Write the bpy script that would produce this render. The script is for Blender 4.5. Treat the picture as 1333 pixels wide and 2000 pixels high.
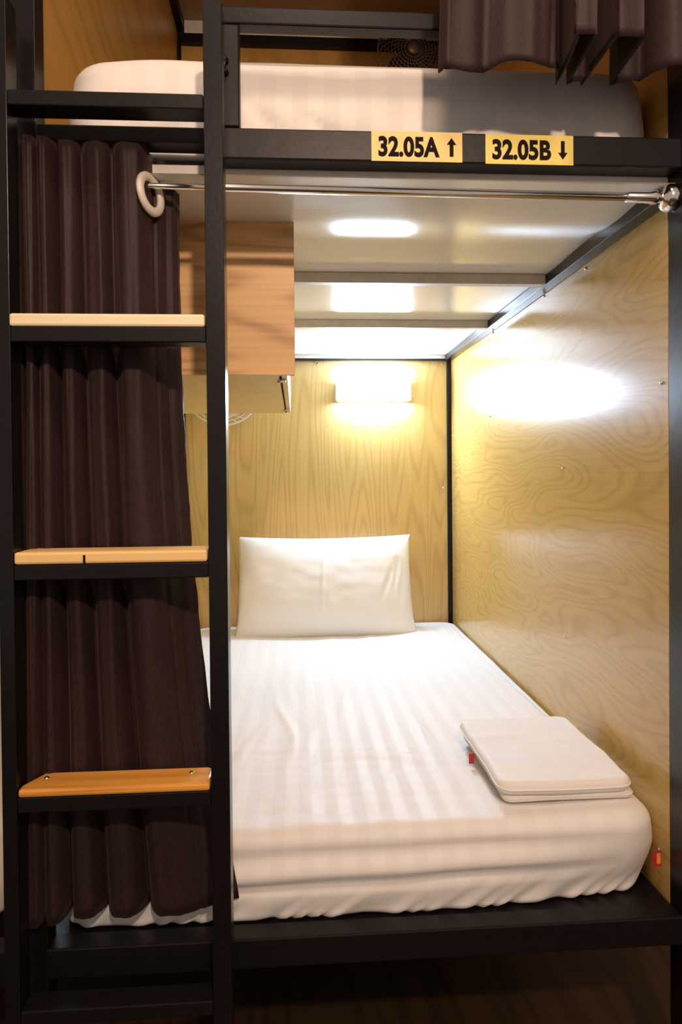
import bpy, bmesh, math, random
from mathutils import Vector, Matrix, noise
random.seed(4)
scene = bpy.context.scene
for o in list(bpy.data.objects): bpy.data.objects.remove(o)
COL = scene.collection
PI = math.pi

# ------------------------------------------------------------ camera, light, exposure
EYE = 1.20
cd = bpy.data.cameras.new('camera'); cam = bpy.data.objects.new('camera', cd); COL.objects.link(cam)
y_, p_, r_ = math.radians(3.91), math.radians(.77), math.radians(.5)
fw = Vector((math.sin(y_)*math.cos(p_), math.cos(y_)*math.cos(p_), -math.sin(p_)))
rt = Vector((math.cos(y_), -math.sin(y_), 0)); up = rt.cross(fw)
rt2 = math.cos(r_)*rt - math.sin(r_)*up; up2 = math.sin(r_)*rt + math.cos(r_)*up
M = Matrix((rt2, up2, -fw)).transposed().to_4x4(); M.translation = Vector((0, -1.257, EYE))
cam.matrix_world = M
cd.sensor_fit = 'VERTICAL'; cd.sensor_height = 24; cd.lens = 24*1420/2000
cd.shift_x = -.00425; cd.shift_y = -.0285
cd.clip_start = .02
cd.dof.use_dof = True; cd.dof.focus_distance = 2.6; cd.dof.aperture_fstop = 11
scene.camera = cam

scene.view_settings.view_transform = 'Standard'; scene.view_settings.look = 'None'
scene.view_settings.exposure = 0.0; scene.view_settings.gamma = 1.0
scene.view_settings.use_curve_mapping = False

w = bpy.data.worlds.new('world'); scene.world = w; w.use_nodes = True
w.node_tree.nodes['Background'].inputs[0].default_value = (1.0, .80, .66, 1)
w.node_tree.nodes['Background'].inputs[1].default_value = .42

LAMP_L = 285.0                       # radiance of the bunk lamp diffuser
def room_light(name, loc, target, power, col, size):
    l = bpy.data.lights.new(name, 'AREA'); l.shape = 'DISK'; l.size = size; l.energy = power; l.color = col
    o = bpy.data.objects.new(name, l); COL.objects.link(o); o.location = loc
    d = Vector(target) - Vector(loc); o.rotation_euler = d.to_track_quat('-Z', 'Y').to_euler(); return o
room_light('corridor_lamp', (.32, -2.25, 2.42), (.1, .3, 1.2), 38, (1.0, .71, .52), .11)
room_light('corridor_ceiling_light', (.05, -1.15, 3.27), (.05, -.2, .6), 18, (1.0, .72, .52), .35)

# ------------------------------------------------------------ materials
def nt(name):
    m = bpy.data.materials.new(name); m.use_nodes = True; t = m.node_tree
    return m, t, t.nodes['Principled BSDF']
def N(t, typ, **kw):
    n = t.nodes.new(typ)
    for k, v in kw.items():
        if k.startswith('i_'):
            n.inputs[k[2:]].default_value = v
        else: setattr(n, k, v)
    return n
def mapping(t, scale, coord='Object', rot=(0,0,0)):
    tc = N(t, 'ShaderNodeTexCoord'); mp = N(t, 'ShaderNodeMapping')
    mp.inputs['Scale'].default_value = scale; mp.inputs['Rotation'].default_value = rot
    t.links.new(tc.outputs[coord], mp.inputs[0]); return mp
def ramp(t, src, stops):
    r = N(t, 'ShaderNodeValToRGB'); e = r.color_ramp.elements
    e[0].position, e[0].color = stops[0][0], (*stops[0][1], 1); e[1].position, e[1].color = stops[-1][0], (*stops[-1][1], 1)
    for p, c in stops[1:-1]:
        x = e.new(p); x.color = (*c, 1)
    t.links.new(src, r.inputs[0]); return r
def math_(t, op, a, b=None):
    n = N(t, 'ShaderNodeMath', operation=op)
    for i, v in enumerate((a, b)):
        if v is None: continue
        if isinstance(v, (int, float)): n.inputs[i].default_value = v
        else: t.links.new(v, n.inputs[i])
    return n.outputs[0]
def mix(t, f, a, b, typ='MIX'):
    n = N(t, 'ShaderNodeMix', data_type='RGBA', blend_type=typ)
    for i, v in ((0, f), (6, a), (7, b)):
        if isinstance(v, (int, float)): n.inputs[i].default_value = v
        elif isinstance(v, tuple): n.inputs[i].default_value = (*v, 1)
        else: t.links.new(v, n.inputs[i])
    return n.outputs[2]
def bump(t, b, src, strength, dist=.002):
    n = N(t, 'ShaderNodeBump'); n.inputs['Strength'].default_value = strength; n.inputs['Distance'].default_value = dist
    t.links.new(src, n.inputs['Height']); t.links.new(n.outputs[0], b.inputs['Normal'])

def wood(name, light, dark, stretch, rings=9, rough=.25, fibre=(1, 1, 1), coat=0.0, lo=.35, ring_amt=.55, spec=.5, detail=.8):
    m, t, b = nt(name)
    mp = mapping(t, stretch)
    n1 = N(t, 'ShaderNodeTexNoise'); n1.inputs['Scale'].default_value = 1; n1.inputs['Detail'].default_value = detail; n1.inputs['Distortion'].default_value = .25
    t.links.new(mp.outputs[0], n1.inputs[0])
    s = math_(t, 'SINE', math_(t, 'MULTIPLY', n1.outputs[0], rings*2*PI))
    s = math_(t, 'ADD', math_(t, 'MULTIPLY', s, .5), .5)
    s = math_(t, 'POWER', s, 3.0)
    mf = mapping(t, fibre); n2 = N(t, 'ShaderNodeTexNoise'); n2.inputs['Scale'].default_value = 1; n2.inputs['Detail'].default_value = 3
    t.links.new(mf.outputs[0], n2.inputs[0])
    fac = math_(t, 'ADD', math_(t, 'MULTIPLY', s, ring_amt), math_(t, 'MULTIPLY', math_(t, 'SUBTRACT', n2.outputs[0], lo), .7))
    fac = math_(t, 'MAXIMUM', math_(t, 'MINIMUM', fac, 1.0), 0.0)
    t.links.new(mix(t, fac, light, dark), b.inputs['Base Color'])
    b.inputs['Roughness'].default_value = rough
    b.inputs['Specular IOR Level'].default_value = spec
    b.inputs['Coat Weight'].default_value = coat; b.inputs['Coat Roughness'].default_value = .12
    bump(t, b, n2.outputs[0], .06, .001)
    return m
def plain(name, col, rough=.5, metal=0, nscale=40, var=.12, bmp=.0, spec=.5):
    m, t, b = nt(name)
    n = N(t, 'ShaderNodeTexNoise'); n.inputs['Scale'].default_value = nscale; n.inputs['Detail'].default_value = 3
    mp = mapping(t, (1, 1, 1)); t.links.new(mp.outputs[0], n.inputs[0])
    c1 = tuple(min(1, c*(1-var)) for c in col); c2 = tuple(min(1, c*(1+var)) for c in col)
    r = ramp(t, n.outputs[0], [(.3, c1), (.7, c2)]); t.links.new(r.outputs[0], b.inputs['Base Color'])
    b.inputs['Roughness'].default_value = rough; b.inputs['Metallic'].default_value = metal; b.inputs['Specular IOR Level'].default_value = spec
    if bmp: bump(t, b, n.outputs[0], bmp, .002)
    return m
def sheet_mat(name, col=(.83, .81, .79), period=.052, amt=.03):
    m, t, b = nt(name)
    mp = mapping(t, (1, 1, 1)); sx = N(t, 'ShaderNodeSeparateXYZ'); t.links.new(mp.outputs[0], sx.inputs[0])
    s = math_(t, 'SINE', math_(t, 'MULTIPLY', sx.outputs[0], 2*PI/period))
    s = math_(t, 'GREATER_THAN', s, 0.0)
    col2 = tuple(c*(1-amt) for c in col)
    t.links.new(mix(t, s, col, col2), b.inputs['Base Color'])
    b.inputs['Roughness'].default_value = .62; b.inputs['Sheen Weight'].default_value = .15
    t.links.new(math_(t, 'ADD', math_(t, 'MULTIPLY', s, .12), .55), b.inputs['Roughness'])
    n = N(t, 'ShaderNodeTexNoise'); n.inputs['Scale'].default_value = 14; n.inputs['Detail'].default_value = 4
    mp2 = mapping(t, (1, .35, 1)); t.links.new(mp2.outputs[0], n.inputs[0]); bump(t, b, n.outputs[0], .25, .006)
    return m
M_ = {}
M_['steel'] = plain('black_painted_steel', (.0070, .0052, .0060), .38, 0, 60, .15, .1, .25)
M_['steel_gloss'] = plain('glossy_black_paint', (.0065, .0050, .0058), .28, 0, 90, .15, .08, .32)
M_['grey_beam'] = plain('grey_primed_steel', (.68, .64, .61), .45, 0, 30, .08)
M_['back_wood'] = wood('vertical_grain_laminate', (.65, .445, .155), (.42, .255, .07), (9.5, 1, .95), 12, .30, (170, 20, 3), 0, .38, .42, spec=.8, detail=.5)
M_['side_wood'] = wood('horizontal_grain_laminate', (.62, .395, .115), (.36, .21, .045), (1, 1.9, 8.5), 17, .22, (20, 3, 150), 0, .38, .36, spec=.75, detail=.5)
M_['upper_wood'] = wood('warm_laminate', (.62, .36, .095), (.42, .22, .05), (3, 1.5, 3), 7, .33, (40, 3, 60), 0, .38, .4)
M_['locker_wood'] = wood('pine_plywood', (.86, .52, .22), (.40, .18, .05), (1.0, 1, 13), 11, .4, (3, 3, 120), 0, .42, .58, detail=.3)
M_['locker_under'] = wood('locker_base_laminate', (.72, .50, .18), (.58, .38, .12), (5, 1, 1), 4, .3, (90, 4, 4), 0, .42, .25)
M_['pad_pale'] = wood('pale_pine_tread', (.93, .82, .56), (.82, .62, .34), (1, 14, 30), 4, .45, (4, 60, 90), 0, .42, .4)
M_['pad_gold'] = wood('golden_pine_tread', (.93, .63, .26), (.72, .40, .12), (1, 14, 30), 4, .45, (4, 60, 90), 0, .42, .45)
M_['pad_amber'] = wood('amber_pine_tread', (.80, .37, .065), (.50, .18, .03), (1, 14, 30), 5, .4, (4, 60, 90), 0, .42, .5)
M_['floor'] = wood('dark_floor_planks', (.05, .028, .011), (.022, .012, .005), (9, 1, 1), 5, .4, (60, 3, 3), 0, .42, .5)
M_['white_panel'] = plain('glossy_white_panel', (.86, .84, .79), .16, 0, 3, .03, 0, .8)
M_['upper_ceiling'] = plain('brown_panel', (.34, .22, .12), .4, 0, 5, .08)
M_['sheet'] = sheet_mat('striped_satin_sheet'); M_['sheet_up'] = sheet_mat('striped_satin_sheet_upper', (.84, .80, .77), .058, .035)
M_['cotton'] = plain('white_cotton', (.84, .83, .80), .6, 0, 12, .015, .12)
M_['towel'] = plain('folded_white_cotton', (.84, .82, .80), .65, 0, 25, .015, .2)
M_['chrome'] = plain('polished_chrome', (.80, .76, .72), .16, 1, 30, .03)
M_['screw'] = plain('zinc_screw', (.7, .68, .65), .25, 1, 30, .03)
M_['white_plastic'] = plain('white_plastic', (.80, .78, .74), .35, 0, 30, .02)
M_['ring'] = plain('beige_eyelet_plastic', (.78, .70, .62), .35, 0, 30, .02)
M_['fan_dark'] = plain('dark_fan_plastic', (.05, .035, .025), .4, 0, 30, .1)
M_['fan_wire'] = plain('fan_wire', (.42, .36, .28), .35, .6, 30, .05)
M_['red'] = plain('red_label_cloth', (.45, .02, .03), .6, 0, 80, .1); M_['orange'] = plain('orange_print', (.9, .30, .03), .5, 0, 80, .1)
M_['sign'] = plain('yellow_sign_card', (.90, .62, .20), .45, 0, 20, .03); M_['sign2'] = plain('lemon_sign_card', (.84, .68, .16), .45, 0, 20, .03)
M_['ink'] = plain('dark_brown_ink', (.012, .007, .006), .8, 0, 20, .05, 0, .15)
def curtain_mat():
    m, t, b = nt('dark_brown_satin_curtain')
    mp = mapping(t, (500, 500, 160)); n = N(t, 'ShaderNodeTexNoise'); n.inputs['Scale'].default_value = 1; n.inputs['Detail'].default_value = 2
    t.links.new(mp.outputs[0], n.inputs[0])
    r = ramp(t, n.outputs[0], [(.3, (.017, .0077, .0073)), (.7, (.033, .0150, .0142))]); t.links.new(r.outputs[0], b.inputs['Base Color'])
    b.inputs['Roughness'].default_value = .6; b.inputs['Specular IOR Level'].default_value = .3
    b.inputs['Sheen Weight'].default_value = .10; b.inputs['Sheen Roughness'].default_value = .4; b.inputs['Sheen Tint'].default_value = (.8, .5, .45, 1)
    bump(t, b, n.outputs[0], .2, .0006); return m
M_['curtain'] = curtain_mat()
def lamp_mat():
    m = bpy.data.materials.new('lit_lamp_diffuser'); m.use_nodes = True; t = m.node_tree
    t.nodes.remove(t.nodes['Principled BSDF']); e = N(t, 'ShaderNodeEmission'); e.inputs[0].default_value = (.61, .79, 1.05, 1); e.inputs[1].default_value = LAMP_L
    t.links.new(e.outputs[0], t.nodes['Material Output'].inputs[0]); return m
M_['lamp'] = lamp_mat()

# ------------------------------------------------------------ helpers
def link(name, bm, m, parent=None, smooth=False, bevel=0.0):
    me = bpy.data.meshes.new(name); bm.normal_update(); bm.to_mesh(me); bm.free()
    o = bpy.data.objects.new(name, me); COL.objects.link(o); me.materials.append(M_[m] if isinstance(m, str) else m)
    if smooth:
        for p in me.polygons: p.use_smooth = True
    if bevel:
        b = o.modifiers.new('bevel', 'BEVEL'); b.width = bevel; b.segments = 2; b.limit_method = 'ANGLE'
    if parent: o.parent = parent
    return o
def box(bm, x0, x1, y0, y1, z0, z1):
    r = bmesh.ops.create_cube(bm, size=1)['verts']
    for v in r: v.co = Vector(((x0+x1)/2 + v.co.x*(x1-x0), (y0+y1)/2 + v.co.y*(y1-y0), (z0+z1)/2 + v.co.z*(z1-z0)))
    return r
def boxo(name, m, parent, *d, bevel=.0015):
    bm = bmesh.new(); box(bm, *d); return link(name, bm, m, parent, bevel=bevel)
def lathe(bm, pts, origin, axis, seg=32):
    """pts: list of (distance along axis, radius)."""
    a = Vector(axis).normalized(); u = a.orthogonal().normalized(); v = a.cross(u); rings = []
    for d, r in pts:
        rings.append([bm.verts.new(Vector(origin) + a*d + (u*math.cos(2*PI*k/seg) + v*math.sin(2*PI*k/seg))*max(r, 1e-5)) for k in range(seg)])
    for i in range(len(rings)-1):
        for k in range(seg):
            bm.faces.new((rings[i][k], rings[i][(k+1) % seg], rings[i+1][(k+1) % seg], rings[i+1][k]))
    bm.faces.new(rings[0][::-1]); bm.faces.new(rings[-1])
def tube(bm, pts, r, seg=8, closed=False):
    pts = [Vector(p) for p in pts]; n = len(pts); rings = []
    up0 = None
    for i, p in enumerate(pts):
        a = pts[(i-1) % n] if (i > 0 or closed) else p; b = pts[(i+1) % n] if (i < n-1 or closed) else p
        d = (b-a).normalized()
        if up0 is None: up0 = d.orthogonal().normalized()
        u = (up0 - d*up0.dot(d)).normalized(); up0 = u; v = d.cross(u)
        rings.append([bm.verts.new(p + (u*math.cos(2*PI*k/seg)+v*math.sin(2*PI*k/seg))*r) for k in range(seg)])
    m = n if closed else n-1
    for i in range(m):
        A, B = rings[i], rings[(i+1) % n]
        for k in range(seg): bm.faces.new((A[k], A[(k+1) % seg], B[(k+1) % seg], B[k]))
    if not closed: bm.faces.new(rings[0][::-1]); bm.faces.new(rings[-1])
def thing(name, label, cat, loc=(0, 0, 0), group=None):
    o = bpy.data.objects.new(name, None); COL.objects.link(o); o.empty_display_size = .05
    tag(o, label, cat, group); return o
def tag(o, label, cat, group=None):
    o['label'] = label; o['category'] = cat
    if group: o['group'] = group
    return o
def struct(o): o['kind'] = 'structure'; return o

# ------------------------------------------------------------ the room
struct(boxo('floor', 'floor', None, -3, 3, -4, 3, -.05, 0, bevel=0))
struct(boxo('ceiling', 'upper_ceiling', None, -3, 3, -.2, 3, 3.30, 3.35, bevel=0))
struct(boxo('wall_back', 'upper_ceiling', None, -3, 3, 2.02, 2.08, 0, 3.30, bevel=0))

# ------------------------------------------------------------ bunk bed
XL, XR, YB = -.489, .692, 1.94       # inner faces of side panels, back panel
CP = 1.717                           # underside of the upper deck panel
bed = thing('bunk_bed', 'black steel bunk bed frame with glossy wood-grain panels around both berths', 'bunk bed')
boxo('post', 'steel_gloss', bed, XR+.0002, XR+.056, 0, .05, 0, 3.15)['label'] = 'black front right post'
boxo('post', 'steel_gloss', bed, -.485, -.430, .006, .05, 0, 3.15)
boxo('post', 'steel', bed, XR-.018, XR+.03, YB-.012, YB+.03, 0, 3.15)
boxo('post', 'steel', bed, XL-.03, XL+.014, YB-.012, YB+.03, 0, 3.15)
# lower deck
boxo('front_beam', 'steel', bed, -.430, XR, .0, .045, .342, .394, bevel=.003)
boxo('deck_panel', 'steel', bed, XL+.001, XR-.001, .046, YB-.013, .372, .388)
boxo('deck_rail', 'steel', bed, XR-.035, XR-.001, .055, YB-.02, .335, .371)
boxo('deck_rail', 'steel', bed, XL+.001, XL+.035, .055, YB-.02, .335, .371)
# side and back panels, lower berth
boxo('side_panel', 'side_wood', bed, XR, XR+.005, .0505, YB-.013, .389, CP+.02, bevel=0)['label'] = 'glossy right panel with horizontal wood grain'
boxo('side_panel', 'side_wood', bed, XL-.008, XL, .051, YB-.013, .389, CP+.02, bevel=0)['label'] = 'left panel of the lower berth'
boxo('back_panel', 'back_wood', bed, XL+.015, XR-.019, YB, YB+.008, .389, 1.70, bevel=0)['label'] = 'back panel with vertical wood grain'
# upper deck
boxo('front_beam', 'steel', bed, -.126, XR, .0, .045, 1.738, 1.791, bevel=.003)
boxo('front_beam', 'steel', bed, -.429, -.127, .0, .045, 1.763, 1.790, bevel=.003)
boxo('crossbeam', 'grey_beam', bed, XL+.03, XR-.001, .046, .075, 1.719, 1.745)
for y in (.615, 1.190):
    boxo('crossbeam', 'grey_beam', bed, XL+.03, XR-.032, y, y+.03, 1.690, CP-.0005)
boxo('crossbeam', 'white_panel', bed, XL+.02, XR-.02, YB-.03, YB-.002, 1.700, 1.7165)
boxo('trim_strip', 'steel', bed, XL+.02, XR-.02, YB-.028, YB-.002, 1.692, 1.6995, bevel=0)
boxo('side_rail', 'steel_gloss', bed, XR-.031, XR-.001, .05, YB-.013, 1.690, CP-.0005)
boxo('side_rail', 'steel_gloss', bed, XL+.001, XL+.03, .05, YB-.013, 1.690, CP-.0005)
bm = bmesh.new(); ny = 160               # thin glossy panel, front bay given a ripple to add a bright lamp reflection
def sheet_z(y):
    e = max(0, 1-((y-.29)/.27)**2)**1.5 if y < .56 else 0
    return .0068*e*math.sin(2*PI*(y-.28)/.46)
for off in (0, .002):
    pv = [[bm.verts.new((x, y, CP+off+sheet_z(y))) for x in (XL+.001, XR-.001)] for y in [.02+(YB-.033)*k/ny for k in range(ny+1)]]
    for k in range(ny):
        q = (pv[k][0], pv[k+1][0], pv[k+1][1], pv[k][1]); bm.faces.new(q if off == 0 else q[::-1])
for f in bm.faces: f.smooth = True
o = link('ceiling_panel', bm, 'white_panel', bed); o['label'] = 'glossy white panel above the lower berth'
boxo('deck_panel', 'steel', bed, XL+.001, XR-.001, .076, YB-.013, 1.735, 1.765, bevel=0)
# upper berth walls and ceiling
boxo('side_panel', 'upper_wood', bed, XR, XR+.005, .051, YB-.013, CP+.021, 3.14, bevel=0)
boxo('side_panel', 'upper_wood', bed, XL-.008, XL, .051, YB-.013, CP+.021, 3.14, bevel=0)
boxo('back_panel', 'upper_wood', bed, XL+.015, XR-.019, YB, YB+.008, 1.77, 3.14, bevel=0)
boxo('ceiling_panel', 'upper_ceiling', bed, XL-.008, XR+.005, .051, YB-.013, 3.141, 3.15, bevel=0)['label'] = 'brown panel above the upper berth'
boxo('side_rail', 'steel', bed, XL+.001, XL+.03, .06, YB-.013, 3.10, 3.1405)
boxo('side_rail', 'steel', bed, XR-.031, XR-.001, .06, YB-.013, 3.10, 3.1405)
boxo('crossbeam', 'grey_beam', bed, XL+.032, XR-.032, YB-.03, YB-.002, 3.085, 3.140)
boxo('trim_strip', 'steel', bed, XL+.02, XR-.02, YB-.031, YB-.002, 3.045, 3.084, bevel=0)
# guard rail frame
gr = boxo('guard_rail', 'steel_gloss', bed, -.122, XR, 0, .03, 1.967, 1.997, bevel=.003)
boxo('guard_post', 'steel', bed, -.122, -.089, 0, .03, 1.792, 1.966, bevel=.003)
bm = bmesh.new()
for z in (1.902, 1.882): lathe(bm, [(0, .0055), (.004, .0055), (.005, .003), (.010, .003)], (-.112, 0, z), (0, -1, 0), 12)
tube(bm, [(-.117, -.006, 1.915), (-.112, -.009, 1.9), (-.117, -.006, 1.87)], .0025, 8)
link('hinge_bolt', bm, 'steel_gloss', bed, smooth=True)
# screws in the right panel, back panel and rails
def screw(x, y, z, ax, r=.0045, parent=bed):
    bm = bmesh.new(); lathe(bm, [(0, r), (.0015, r*.95), (.003, r*.5)], (x, y, z), ax, 12); return link('screw', bm, 'screw', parent, smooth=True)
for y, z in ((.585, 1.207), (1.28, 1.396), (.57, .772), (.43, 1.680), (.72, 1.685), (1.24, 1.684), (1.55, 1.00), (.075, 1.365), (.09, .47)):
    screw(XR-.0003, y, z, (-1, 0, 0), .0038)
for x, z in ((.10, 1.68), (.655, 1.682), (.655, 1.13), (-.465, 1.03)):
    screw(x, YB-.0003, z, (0, -1, 0), .0045)
for x in (.43,): screw(x, .6145, 1.703, (0, -1, 0), .003)['label'] = 'dark screw head'

# ------------------------------------------------------------ ladder
lad = thing('ladder', 'black steel ladder with wooden treads hooked onto front of bunk bed', 'ladder')
LY0, LY1 = -.078, -.034
boxo('rail', 'steel_gloss', lad, -.141, -.111, LY0, LY1, 0, 1.955, bevel=.001)
boxo('rail', 'steel_gloss', lad, -.469, -.446, LY0, LY1, 0, 1.955, bevel=.001)
for z0, z1 in ((1.782, 1.806), (1.411, 1.435), (1.034, 1.059), (.664, .689), (.322, .346)):
    boxo('rung', 'steel', lad, -.4455, -.1415, LY0, LY1+.002, z0, z1, bevel=.002)
def tread(x0, x1, y0, y1, z0, z1, mat, lab, chamfer=0, crack=False, screws=False):
    bm = bmesh.new()
    out = [(x0, y0), (x1, y0), (x1, y1), (x0+chamfer, y1)] if chamfer < .01 else [(x0, y0), (x1, y0), (x1+.0, y1-.008), (x1-.01, y1), (x0+chamfer, y1), (x0, y0+.02)]
    lo = [bm.verts.new((x, y, z0)) for x, y in out]; hi = [bm.verts.new((x, y, z1)) for x, y in out]
    bm.faces.new(lo[::-1]); bm.faces.new(hi); n = len(out)
    for i in range(n): bm.faces.new((lo[i], lo[(i+1) % n], hi[(i+1) % n], hi[i]))
    o = link('tread', bm, mat, lad, bevel=.004); o['label'] = lab
    if crack:
        bm = bmesh.new(); box(bm, x0+.107, x0+.111, y0-.0004, y0+.01, z0+.001, z0+.014); link('knot', bm, 'ink', o)
    if screws:
        for x in (x0+.03, x1-.035): screw(x, y0+.045, z1-.001, (0, 0, 1), .005, o)
    return o
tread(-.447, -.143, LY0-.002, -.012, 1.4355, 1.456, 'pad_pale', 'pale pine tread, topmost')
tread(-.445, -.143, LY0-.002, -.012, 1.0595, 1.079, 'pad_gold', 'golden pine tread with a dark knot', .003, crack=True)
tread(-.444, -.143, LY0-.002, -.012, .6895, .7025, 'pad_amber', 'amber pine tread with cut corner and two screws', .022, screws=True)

# ------------------------------------------------------------ soft goods
def rrect(a, b, r, n=240):
    """closed contour of a rounded rectangle with half sizes a, b, evenly spaced; starts mid right side"""
    r = min(r, a, b); pts = []; L = [2*(b-r), PI*r/2, 2*(a-r), PI*r/2, 2*(b-r), PI*r/2, 2*(a-r), PI*r/2]; T = sum(L)
    for i in range(n):
        s = T*i/n
        k = 0
        while k < 7 and s > L[k]: s -= L[k]; k += 1
        if k == 0: p = (a, -(b-r)+s)
        elif k == 1: t = s/r; p = (a-r+r*math.cos(t), b-r+r*math.sin(t))
        elif k == 2: p = (a-r-s, b)
        elif k == 3: t = s/r; p = (-(a-r)-r*math.sin(t), b-r+r*math.cos(t))
        elif k == 4: p = (-a, b-r-s)
        elif k == 5: t = s/r; p = (-(a-r)-r*math.cos(t), -(b-r)-r*math.sin(t))
        elif k == 6: p = (-(a-r)+s, -b)
        else: t = s/r; p = (a-r+r*math.sin(t), -(b-r)-r*math.cos(t))
        pts.append(p)
    return pts
def slab(x0, x1, y0, y1, z0, z1, rp, re, rb, disp, n=300, caps=40, bulge=.008):
    """mattress-like body; disp(p, region)->Vector; region 0 side 1 top"""
    bm = bmesh.new(); cx, cy = (x0+x1)/2, (y0+y1)/2; a, b = (x1-x0)/2, (y1-y0)/2; prof = []
    for i in range(7): t = PI/2*i/6; prof.append((rb*(1-math.sin(t)), z0+rb*(1-math.cos(t))))
    ns = 12
    for i in range(1, ns): s = i/ns; prof.append((-bulge*math.sin(PI*s), z0+rb+(z1-re-z0-rb)*s))
    for i in range(9): t = PI/2*i/8; prof.append((re*(1-math.cos(t)), z1-re+re*math.sin(t)))
    side_n = len(prof)
    m = min(a, b)-re-.004
    for i in range(1, caps+1): prof.append((re+m*(i/caps), z1))
    rings = []
    for k, (d, z) in enumerate(prof):
        c = rrect(a-d, b-d, max(rp-d, .0005), n); ring = []
        for (px, py) in c:
            p = Vector((cx+px, cy+py, z)); ring.append(bm.verts.new(p + disp(p, k >= side_n-5)))
        rings.append(ring)
    for i in range(len(rings)-1):
        for k in range(n): bm.faces.new((rings[i][k], rings[i][(k+1) % n], rings[i+1][(k+1) % n], rings[i+1][k]))
    bm.faces.new(rings[0][::-1]); bm.faces.new(rings[-1])
    return bm
def nz(x, y, z, s=1): return noise.noise(Vector((x*s, y*s, z*s)))
def gauss(x, c, w): return math.exp(-((x-c)/w)**2)
def low_disp(p, top):
    v = Vector((0, 0, 0)); h = (p.z-.39)/.165
    f0 = 1
    if p.y < .3:
        f = max(0, 1-(p.y-.06)/.12) if p.y > .06 else 1
        # two long horizontal creases across the front
        A = min(1, max(0, (.62-p.x)/.25))
        zc = .455+.010*(p.x)+.004*nz(p.x, 0, 5, 5)
        v.y += f*A*(.010*gauss(p.z, zc, .008) - .006*gauss(p.z, zc+.022, .012))
        v.y += f*A*.006*gauss(p.z, zc+.052, .009)
        # gathers near the bottom edge, leaning to the left
        q = p.x - (p.z-.39)*1.4
        tight = .5+.5*nz(p.x, 3, 1, 6)
        v.y += f*(1-min(1, h/.38))**1.0*.006*math.sin(q*125+8*nz(q, 0, 0, 9))*(.3+.9*abs(tight)) if h < .38 else 0
        v.z += f*(1-min(1, max(0, h)/.2))*.0015*nz(p.x, 0, 0, 30)
    if top:
        # shallow sag and wrinkles running down the bed
        v.z += -.006*gauss(p.x, .1, .35) * (1 - gauss(p.y, 0, .1)) - .018*min(1, max(0, (p.y-.1)/1.2))
        q = p.x + .16*nz(p.x, p.y, 2, 1.5)
        v.z += .0035*nz(q*9, p.y*1.3, 0) + .0022*abs(nz(q*20+3, p.y*2.2, 4))
        w_ = gauss(p.y, .32, .2)*gauss(p.x, .1, .32)
        v.z += w_*.009*nz(p.x*2.2+1, (p.y+.25*p.x*p.x)*26, 7)
        v.z += .006*gauss(p.x+.02*math.sin(p.y*9), -.035-.04*(p.y-.7), .012)*gauss(p.y, .68, .2)
        v.z += .005*gauss(p.x, .13+.12*(p.y-.8), .010)*gauss(p.y, .85, .14)
        v.z += .0045*gauss(p.x, .33-.1*(p.y-.5), .008)*gauss(p.y, .55, .09)
    v.x += .002*nz(p.x, p.y, p.z, 6)
    if p.y < .4: v.y += (1-p.y/.4)*.045*max(0, min(1, (p.x-.2)/.45))**1.6*(1.0-.75*max(0, min(1, (p.z-.42)/.1)))
    if p.x > .6: v.x -= .016*max(0, 1-(p.z-.39)/.09)*(p.x-.6)/.085
    return v
bm = slab(-.430, .686, .052, 1.915, .3895, .553, .065, .034, .016, low_disp, n=620, caps=90)
mt = link('mattress', bm, 'sheet', None, smooth=True)
tag(mt, 'white striped mattress of the lower berth, with pillow and folded sheet on it', 'mattress')
# the little red and orange label on its right corner
bm = bmesh.new(); box(bm, .664, .680, .058, .0595, .455, .484); lb = link('care_label', bm, 'red', mt); lb['label'] = 'red cloth label with orange print'
bm = bmesh.new(); box(bm, .671, .678, .0572, .0578, .460, .480); link('print', bm, 'orange', lb)

def up_disp(p, top):
    v = Vector((0, 0, 0)); f = max(0, 1-max(0, p.y-.08)/.12)
    v.y += f*(.006*nz(p.x*7, p.z*26, 3) + .005*gauss(p.z, 1.925+.02*p.x, .008)*gauss(p.x, .1, .2))
    for c in (.0, .085, .32, .42, .52, .6):
        q = p.x-c-(1.80-p.z)*(-.9 if c > .2 else 1.2); v.y += f*.008*gauss(q, 0, .010)*gauss(p.z, 1.80, .07)
    v.z += -.012*gauss(p.x, -.40, .10)*max(0, (p.z-1.8)/.16)
    if top: v.z += .003*nz(p.x*6, p.y*3, 1) - .004*max(0, p.x)
    return v
bm = slab(-.408, .680, .082, 1.90, 1.766, 1.966, .07, .045, .02, up_disp, n=520, caps=20)
tag(link('mattress', bm, 'sheet_up', None, smooth=True), 'white striped mattress on the upper berth behind the guard rail', 'mattress')
bm = slab(-1.5, -.535, .07, 1.9, .3895, .56, .08, .03, .02, lambda p, t: Vector((0, 0, 0)), n=160, caps=6)
tag(link('mattress', bm, 'sheet', None, smooth=True), 'sliver of the neighbouring bunk\'s white mattress left of the ladder', 'mattress')
nb = boxo('bed_beam', 'steel', None, -1.6, -.49, .006, .05, .335, .389); tag(nb, 'black bed beam of the neighbouring bunk left of the ladder', 'bed beam')

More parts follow.
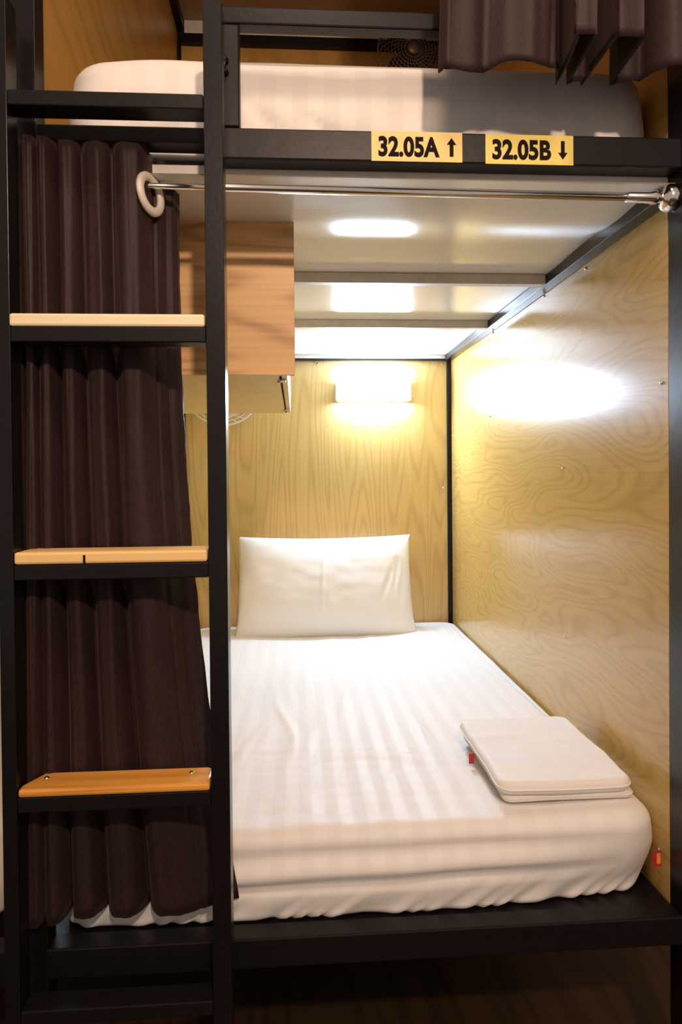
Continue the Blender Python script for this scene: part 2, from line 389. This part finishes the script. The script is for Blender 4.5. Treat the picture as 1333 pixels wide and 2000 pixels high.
# pillow
def pillow():
    bm = bmesh.new(); n, m = 90, 60; W2, H2, T = .380, .224, .085
    O = Vector((.122, 1.752, .497)); Uh = Vector((1, 0, 0)); Vh = Vector((0, .235, .97)).normalized(); Nh = Uh.cross(Vh)  # Nh points to -y
    rows = {}
    for side in (1, -1):
        for j in range(m+1):
            for i in range(n+1):
                u = -1+2*i/n; v = -1+2*j/m
                edge = i in (0, n) or j in (0, m)
                if edge and side < 0: rows[(side, i, j)] = rows[(1, i, j)]; continue
                t = ((1-abs(u)**2.6)*(1-abs(v)**2.4))**.55 if not edge else 0
                px = u*W2*(1-.045*(1-v*v)*abs(u)**2 ); py = v*H2*(1-.055*(1-u*u))
                if v > 0: px *= 1-.03*v
                if v < -.6: px *= 1+.02*(-v-.6)/.4
                d = T*t*(1.12-.18*v)
                wr = 0
                if side > 0:
                    wr += .006*gauss(u, -.04+.03*v, .018)*gauss(v, .1, .45) + .003*gauss(u, .03, .012)*gauss(v, .0, .35)
                    for k, (cu, sl) in enumerate(((.80, .25), (.72, .5), (.88, .12))): wr -= .010*gauss(u-cu+sl*(v-.2)*.5*(-1), 0, .028)*gauss(v, .25-.15*k, .28)
                    wr += .004*nz(u*2.3, v*2.3, 1) + .002*nz(u*6, v*6, 2)
                    wr *= min(1, t*1.5)
                p = O + Uh*px + Vh*(py+H2) + Nh*(side*d + wr)
                rows[(side, i, j)] = bm.verts.new(p)
    for side in (1, -1):
        for j in range(m):
            for i in range(n):
                q = [rows[(side, i, j)], rows[(side, i+1, j)], rows[(side, i+1, j+1)], rows[(side, i, j+1)]]
                bm.faces.new(q if side > 0 else q[::-1])
    return bm
pl = link('pillow', pillow(), 'cotton', None, smooth=True)
tag(pl, 'white pillow standing against the wood-grain back panel at bed head', 'pillow')

# folded sheet at the foot
def folded():
    bm = bmesh.new(); 
    ang = math.radians(1.5)
    def d0(off, seed):
        def f(p, top):
            v = Vector((0, 0, 0))
            v.z += .0035*nz(p.x*5+seed, p.y*5, 1)+.002*nz(p.x*3, p.y*26, seed)
            v.z += .004*gauss(p.y, .36+.1*(p.x-.5), .015)*gauss(p.x, .45, .12)
            v.y += .004*nz(p.x*7, seed, 0); v.x += .004*nz(p.y*6, seed, 2)
            return v
        return f
    a = slab(.398, .660, .118, .475, .556, .573, .02, .0075, .0075, d0(0, 3), n=260, caps=30, bulge=.002)
    me = bpy.data.meshes.new('t'); a.to_mesh(me); a.free(); bm.from_mesh(me)
    b = slab(.388, .656, .108, .482, .5745, .600, .03, .012, .010, d0(0, 8), n=260, caps=30, bulge=.002)
    b.to_mesh(me); b.free(); bm.from_mesh(me); bpy.data.meshes.remove(me)
    return bm
fs = link('folded_sheet', folded(), 'towel', None, smooth=True)
tag(fs, 'folded white bed sheet lying on the foot of the lower mattress', 'folded sheet')
bm = bmesh.new(); box(bm, .377, .389, .322, .324, .554, .576); link('care_label', bm, 'red', fs)['label'] = 'small red cloth label'

# ------------------------------------------------------------ curtains
def fold_sheet(cols_top, cols_bot, z_top, z_bot, powr=1.0, nz_rows=70, sub=10, thick=.0012, cusp=3.0, seed=0):
    """cols: list of (x, y) turning points of the folds, cosine interpolated between"""
    bm = bmesh.new(); rows = []
    for r in range(nz_rows+1):
        s = r/nz_rows; z = z_top+(z_bot-z_top)*s; row = []; sx = s**powr
        pts = [((1-sx)*a[0]+sx*b[0], (1-s**.45)*a[1]+s**.45*b[1]) for a, b in zip(cols_top, cols_bot)]
        for i in range(len(pts)-1):
            for k in range(sub):
                t = k/sub; e = t**cusp if pts[i][1] < pts[i+1][1] else 1-(1-t)**cusp
                x = pts[i][0]*(1-t)+pts[i+1][0]*t; y = pts[i][1]*(1-e)+pts[i+1][1]*e
                x += .003*nz(i*3+t*3, z*2.5, seed); y += .004*nz(i*2+t*2, z*3, seed+5)
                row.append(bm.verts.new((x, y, z)))
        row.append(bm.verts.new((pts[-1][0]+.004*nz(9, z*9, seed)+.002*nz(4, z*30, seed), pts[-1][1], z)))
        rows.append(row)
    for r in range(nz_rows):
        for i in range(len(rows[0])-1): bm.faces.new((rows[r][i], rows[r+1][i], rows[r+1][i+1], rows[r][i+1]))
    return bm
ct = [(-.470, -.004), (-.458, -.024), (-.447, -.003), (-.436, -.026), (-.425, -.002), (-.413, -.022), (-.397, .014), (-.381, -.010), (-.358, .014), (-.331, -.006), (-.309, .014), (-.276, -.004), (-.245, .058), (-.228, .085), (-.208, .125)]
cb = [(-.484, -.003), (-.472, -.024), (-.458, -.003), (-.446, -.025), (-.430, -.002), (-.414, -.018), (-.394, .040), (-.370, -.004), (-.335, .040), (-.302, -.006), (-.264, .040), (-.222, -.008), (-.172, .012), (-.145, .030), (-.106, .036)]
bm = fold_sheet(ct, cb, 1.760, .446, 2.3, seed=1)
cur = link('curtain', bm, 'curtain', None, smooth=True)
sm = cur.modifiers.new('thickness', 'SOLIDIFY'); sm.thickness = .0015
tag(cur, 'dark brown curtain of the lower berth gathered behind the ladder', 'curtain')
# eyelet ring in its last panel
bm = bmesh.new(); c0 = Vector((-.245, .022, 1.683)); nrm = Vector((.93, -.40, .10)).normalized(); u = Vector((0, 0, 1)); u = (u-nrm*u.dot(nrm)).normalized(); v = nrm.cross(u)
R = .030
prof = [(R-.0075, -.003), (R-.0075, .003), (R-.004, .0055), (R+.004, .0055), (R+.0075, .002), (R+.0075, -.003)]
rings = []
for k in range(48):
    a = 2*PI*k/48; d = u*math.cos(a)+v*math.sin(a); rings.append([bm.verts.new(c0+d*r+nrm*h) for r, h in prof])
for k in range(48):
    for i in range(len(prof)): bm.faces.new((rings[k][i], rings[k][(i+1) % 6], rings[(k+1) % 48][(i+1) % 6], rings[(k+1) % 48][i]))
bmesh.ops.recalc_face_normals(bm, faces=bm.faces)
link('eyelet', bm, 'ring', cur, smooth=True)['label'] = 'pale plastic eyelet ring'

ut = [(.262, -.055), (.272, -.075), (.325, -.062), (.385, -.085), (.425, -.080), (.450, -.030), (.430, -.17), (.462, -.175), (.470, -.030), (.488, -.045), (.497, -.030), (.497, -.17), (.535, -.172), (.545, -.032), (.590, -.050), (.640, -.100), (.700, -.09), (.76, -.05)]
bm = fold_sheet([(x+.02, y) for x, y in ut], [(x-.02*max(0, 1-i/3), y) for i, (x, y) in enumerate(ut)], 3.04, 1.862, 1.0, seed=4)
for vv in bm.verts:
    if vv.co.z < 1.95: vv.co.z += (1.95-vv.co.z)*(-.0) + .010*gauss(vv.co.x, .36, .05)*(1.95-vv.co.z)/.09 - .008*gauss(vv.co.x, .30, .03)*(1.95-vv.co.z)/.09
uc = link('curtain', bm, 'curtain', None, smooth=True); sm = uc.modifiers.new('thickness', 'SOLIDIFY'); sm.thickness = .0015
tag(uc, 'dark brown curtain of the upper berth bunched at top right over the guard rail', 'curtain')
rd = thing('curtain_rod', 'chrome curtain rod above the photo holding the upper curtain', 'curtain rod')
bm = bmesh.new(); lathe(bm, [(0, .008), (1.12, .008)], (-.428, -.055, 3.0), (1, 0, 0), 20); link('tube', bm, 'chrome', rd, smooth=True)

# lower rod: thin tube at left slides into thicker tube, flange on right post
rod = thing('curtain_rod', 'thin chrome curtain rod running across the lower berth opening', 'curtain rod')
RY, RZ = .028, 1.698
ax = Vector((.695+.428, 0, -.006))
bm = bmesh.new(); lathe(bm, [(0, .0055), (.33, .0055)], (-.429, RY, RZ+.003), ax, 24); link('inner_tube', bm, 'chrome', rod, smooth=True)
bm = bmesh.new(); lathe(bm, [(.298, .0060), (.300, .0078), (.304, .0082), (.308, .0080), (.3085, .0078), (1.06, .0078)], (-.429, RY, RZ+.003), ax, 28); link('outer_tube', bm, 'chrome', rod, smooth=True)
bm = bmesh.new(); lathe(bm, [(1.030, .0076), (1.033, .0095), (1.074, .0105), (1.080, .0125), (1.088, .0125), (1.091, .009), (1.098, .009), (1.100, .020), (1.108, .0245), (1.118, .0245), (1.1235, .021)], (-.429, RY, RZ+.003), ax, 32)
link('end_bracket', bm, 'chrome', rod, smooth=True)
bm = bmesh.new(); lathe(bm, [(0, .009), (.006, .008), (.010, .0035)], (-.4285, RY, RZ+.003), (1, 0, 0), 20); link('end_bracket', bm, 'chrome', rod, smooth=True)

# ------------------------------------------------------------ number signs
def text_mesh(body, size, xs, off):
    c = bpy.data.curves.new('digits', 'FONT'); c.body = body; c.size = size; c.offset = off; c.resolution_u = 6; c.extrude = .0003; c.space_character = 1.02
    o = bpy.data.objects.new('tmp', c); COL.objects.link(o); dg = bpy.context.evaluated_depsgraph_get(); dg.update()
    me = bpy.data.meshes.new_from_object(o.evaluated_get(dg)); bpy.data.objects.remove(o)
    xsz = [v.co.x for v in me.vertices]; ysz = [v.co.y for v in me.vertices]
    return me, min(xsz), max(xsz), min(ysz), max(ysz)
def sign(x0, x1, z0, z1, body, upw, mat, label, tilt):
    s = thing('number_sign', label, 'sign', group='yellow berth number signs'); s.location = ((x0+x1)/2, -.0006, (z0+z1)/2); s.rotation_euler = (0, tilt, 0)
    w2, h2 = (x1-x0)/2, (z1-z0)/2
    boxo('card', mat, s, -w2, w2, -.0010, 0.0, -h2, h2, bevel=.0002)
    me, a, b, c, d = text_mesh(body, .05, 1, .0021)
    tx0, tx1, tz0, tz1 = -w2+.012, w2-.040, -h2+.0075, h2-.0085
    for v in me.vertices:
        x, y, z = v.co; v.co = (tx0+(x-a)/(b-a)*(tx1-tx0), -.0013+z*.5, tz0+(y-c)/(d-c)*(tz1-tz0))
    me.materials.clear(); me.materials.append(M_['ink']); t = bpy.data.objects.new('number', me); COL.objects.link(t); t.parent = s
    bm = bmesh.new(); cx = w2-.019; hh = h2-.0095; sg = 1 if upw else -1
    pts = [(-.0034, -hh), (.0034, -hh), (.0034, hh-.012), (.0085, hh-.012), (0, hh), (-.0085, hh-.012), (-.0034, hh-.012)]
    vs = [bm.verts.new((cx+px, -.0014, sg*pz)) for px, pz in pts]; f = bm.faces.new(vs)
    r = bmesh.ops.extrude_face_region(bm, geom=[f]); 
    for g in r['geom']:
        if isinstance(g, bmesh.types.BMVert): g.co.y += .0004
    bmesh.ops.recalc_face_normals(bm, faces=bm.faces); link('arrow', bm, 'ink', s)
sign(.136, .295, 1.7385, 1.790, '32.05A', True, 'sign', 'yellow sign reading 32.05A with an up arrow on the bed beam', 0)
sign(.336, .493, 1.7375, 1.789, '32.05B', False, 'sign2', 'yellow sign reading 32.05B with a down arrow on the bed beam', 0)

# ------------------------------------------------------------ overhead locker
lk = thing('overhead_locker', 'pine plywood overhead locker hanging at the upper left of lower berth', 'locker')
LB, LYF, LYK = 1.402, .240, 1.20
boxo('front_panel', 'locker_wood', lk, XL+.034, .001, LYF, LYF+.015, LB, CP-.002, bevel=.001)
boxo('side_panel', 'locker_under', lk, -.0275, -.015, LYF+.016, LYK, LB+.002, CP-.002, bevel=.001)
boxo('base_panel', 'locker_under', lk, XL+.034, -.0325, LYF+.016, LYK, LB+.001, LB+.013, bevel=.001)
boxo('seam', 'ink', lk, -.0322, -.0278, LYF+.016, LYK-.002, LB+.003, LB+.012, bevel=0)['label'] = 'dark seam under the locker'
for y in (.33, 1.05):
    bm = bmesh.new(); box(bm, -.037, -.019, y-.012, y+.012, LB-.0025, LB+.0005); lathe(bm, [(0, .005), (.003, .004)], (-.034, y, LB-.002), (0, 0, -1), 10); link('hinge', bm, 'screw', lk)
# locker hangs from the deck side rail
boxo('back_panel', 'locker_under', lk, XL+.034, -.0285, LYK-.012, LYK-.001, LB+.014, CP-.002, bevel=0)

# ------------------------------------------------------------ wall lamp
lp = thing('wall_lamp', 'lit white wall lamp glowing on the back panel above the pillow', 'lamp')
LX0, LX1, LZ0, LZ1 = .176, .510, 1.512, 1.592
boxo('housing', 'white_plastic', lp, LX0, LX1, YB-.010, YB-.0005, LZ0, LZ1, bevel=.002)
boxo('diffuser', 'lamp', lp, LX0+.016, LX1-.016, YB-.034, YB-.0105, LZ0+.006, LZ1-.006, bevel=.006)
for x in (LX0, LX1-.0155): boxo('end_cap', 'white_plastic', lp, x, x+.0155, YB-.034, YB-.0105, LZ0+.002, LZ1-.002, bevel=.003)

# ------------------------------------------------------------ fans
def fan(cx, cz, R, label, body, wire, nsp=30):
    f = thing('fan', label, 'fan', group='round grille fans on the back panels'); f.location = (cx, YB-.001, cz)
    bm = bmesh.new(); lathe(bm, [(0, .05), (.03, .045), (.032, .03), (.055, .03)], (0, 0, 0), (0, -1, 0), 24); link('motor', bm, body, f, smooth=True)
    bm = bmesh.new(); lathe(bm, [(0, .02), (.004, .025), (.012, .025), (.014, .012)], (0, -.056, 0), (0, -1, 0), 20)
    for k in range(5):
        a0 = 2*PI*k/5; g = []
        for i in range(7):
            r = .022+(R*.82-.022)*i/6; wv = .5*(.25+.75*math.sin(PI*min(1, .15+i/7)))
            g.append([bm.verts.new((r*math.cos(a0+wv*s), -.063-.012*s, r*math.sin(a0+wv*s))) for s in (-1, -.33, .33, 1)])
        for i in range(6):
            for j in range(3): bm.faces.new((g[i][j], g[i][j+1], g[i+1][j+1], g[i+1][j]))
    link('blades', bm, body, f, smooth=True)
    bm = bmesh.new()
    def dome(r): return -.085-.02*(1-(r/R)**2)
    nr = 9
    for i in range(1, nr+1):
        r = .025+(R-.025)*i/nr; tube(bm, [(r*math.cos(2*PI*k/48), dome(r) if i < nr else -.07, r*math.sin(2*PI*k/48)) for k in range(48)], .0013 if i < nr else .004, 6, True)
    for k in range(nsp):
        a = 2*PI*k/nsp; tube(bm, [((.02+(R-.02)*s)*math.cos(a+.9*s), dome(.02+(R-.02)*s) if s < 1 else -.07, (.02+(R-.02)*s)*math.sin(a+.9*s)) for s in [i/8 for i in range(9)]], .0011, 5)
    lathe(bm, [(0, .026), (.004, .024), (.006, .01)], (0, dome(0)+.002, 0), (0, -1, 0), 20)
    link('grille', bm, wire, f, smooth=True)
    for k in range(4):
        bm = bmesh.new(); a = PI/4+PI/2*k; tube(bm, [(.04*math.cos(a), -.01, .04*math.sin(a)), (R*.8*math.cos(a), -.02, R*.8*math.sin(a)), (R*math.cos(a), -.068, R*math.sin(a))], .003, 6); link('rear_arm', bm, wire, f, smooth=True)
    return f
fan(.520, 3.02-.012, .150, 'dark round fan on the upper berth\'s back panel behind guard rail', 'fan_dark', 'fan_wire')
fan(-.305, 1.573, .165, 'pale wire fan mostly hidden behind the overhead locker', 'white_plastic', 'white_plastic')

# ------------------------------------------------------------ switch and small box on the left panel
sw = thing('wall_switch', 'white wall switch beside the curtain edge on the left panel', 'switch')
boxo('plate', 'white_plastic', sw, XL+.0003, XL+.026, 1.79, 1.88, 1.165, 1.262, bevel=.003)
boxo('rocker', 'white_plastic', sw, XL+.0262, XL+.029, 1.81, 1.86, 1.19, 1.235, bevel=.002)
